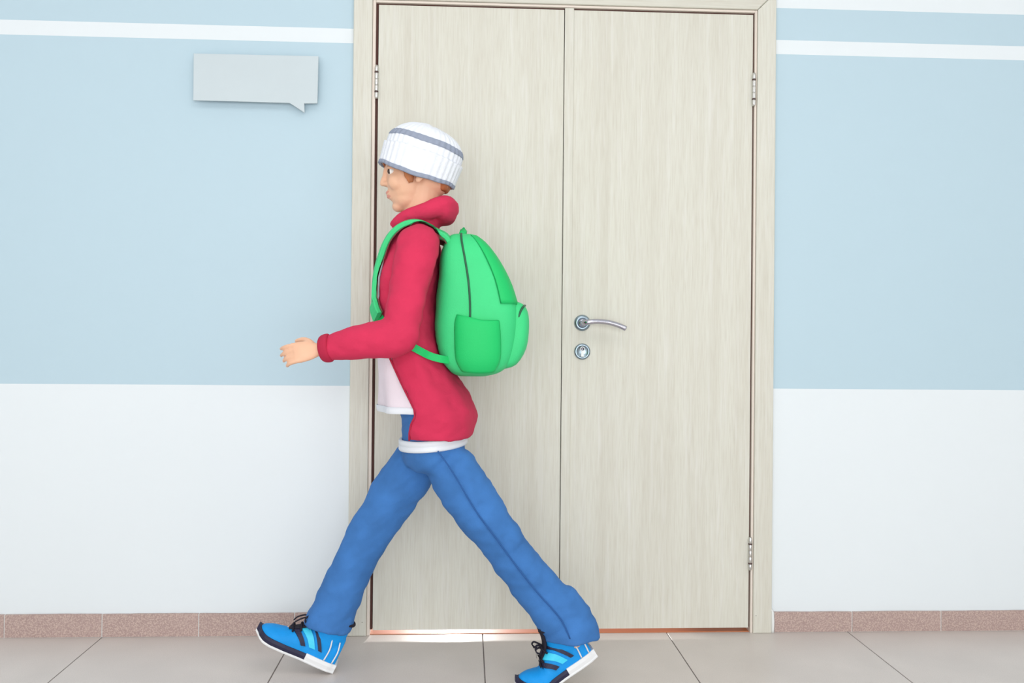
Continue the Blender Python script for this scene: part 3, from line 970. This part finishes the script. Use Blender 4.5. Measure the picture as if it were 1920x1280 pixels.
# side pockets
for s in (-1, 1):
    bm = bmesh.new()
    tube(bm, [(-.03, PY + s * .135, .868, .016, .045), (-.03, PY + s * .144, .90, .022, .060), (-.032, PY + s * .147, .96, .024, .062), (-.034, PY + s * .148, 1.0, .020, .060), (-.034, PY + s * .148, 1.006, .016, .056)], n=20, steps=12)
    obj('side_pocket', bm, MAT['green2'], packroot, loc=(-.03, PY + s * .15, .94), smooth=True)
bm = bmesh.new()
tube(bm, [(-.078, PY - .035, 1.238, .004, .010), (-.074, PY - .03, 1.252, .004, .010), (-.072, PY, 1.260, .004, .010), (-.074, PY + .03, 1.252, .004, .010), (-.078, PY + .035, 1.238, .004, .010)], n=10, steps=20)
obj('grab_handle', bm, MAT['green2'], packroot, loc=(-.1, PY, 1.25), smooth=True)


def ribbon(bm, pts, normal_fn, width, thick):
    """flat strap following pts; normal_fn gives the outward direction"""
    P = [Vector(p) for p in catmull(pts, 40)]; rr = []
    for i, p in enumerate(P):
        d = (P[min(i + 1, len(P) - 1)] - P[max(i - 1, 0)]).normalized()
        n = normal_fn(p); n = (n - d * n.dot(d)).normalized(); s = d.cross(n)
        w_, t_ = width / 2, thick / 2
        rr.append([p + s * a * w_ + n * b * t_ for a, b in ((-1, -.6), (-.9, -1), (.9, -1), (1, -.6), (1, .6), (.9, 1), (-.9, 1), (-1, .6))])
    rings(bm, rr)
    return bm


for s in (-1, 1):
    P = [(-.105, PY + s * .085, 1.205), (-.122, PY + s * .098, 1.246), (-.160, PY + s * .110, 1.275), (-.205, PY + s * .113, 1.282), (-.250, PY + s * .106, 1.258), (-.282, PY + s * .094, 1.20), (-.300, PY + s * .088, 1.13), (-.303, PY + s * .094, 1.07), (-.290, PY + s * .116, 1.01)]
    nf = lambda p: Vector((p.x + .212, (p.y - PY) * (.2 if p.z > 1.05 else .5), max(-.02, p.z - 1.165)))
    P = [Vector(p) for p in catmull(P, 26)]
    P = P[:4] + [lift(p, .0195, .19, True) for p in P[4:]]
    for _ in range(2): P = [P[0]] + [(a + b * 2 + c) / 4 for a, b, c in zip(P, P[1:], P[2:])] + [P[-1]]
    bm = bmesh.new(); ribbon(bm, [tuple(p) for p in P], nf, .040, .013); settle(bm, .0095, .19)
    st = obj('shoulder_strap', bm, MAT['green'], packroot, loc=(-.215, PY + s * .1, 1.28))
    bm = bmesh.new(); ribbon(bm, [tuple(p - nf(p).normalized() * .0078) for p in P], nf, .044, .003); settle(bm, .0055, .19)
    obj('strap_underside', bm, MAT['brown'], st, loc=(-.215, PY + s * .1, 1.27))  # thin dark brown layer under the strap
    bm = bmesh.new()
    Q = [(-.290, PY + s * .114, 1.012), (-.262, PY + s * .140, .975), (-.225, PY + s * .158, .945), (-.18, PY + s * .157, .92), (-.14, PY + s * .144, .903), (-.108, PY + s * .128, .897)]
    Q = [Vector(p) for p in catmull(Q, 20)]
    Q = [lift(p, .0085, .176, True) for p in Q[:-5]] + Q[-5:]
    for _ in range(2): Q = [Q[0]] + [(a + b * 2 + c) / 4 for a, b, c in zip(Q, Q[1:], Q[2:])] + [Q[-1]]
    ribbon(bm, [tuple(p) for p in Q], lambda p: Vector((p.x + .2, (p.y - PY) * 2, 0)), .020, .003); settle(bm, .005, .176)
    obj('strap_webbing', bm, MAT['green2'], st, loc=(-.2, PY + s * .15, .95))
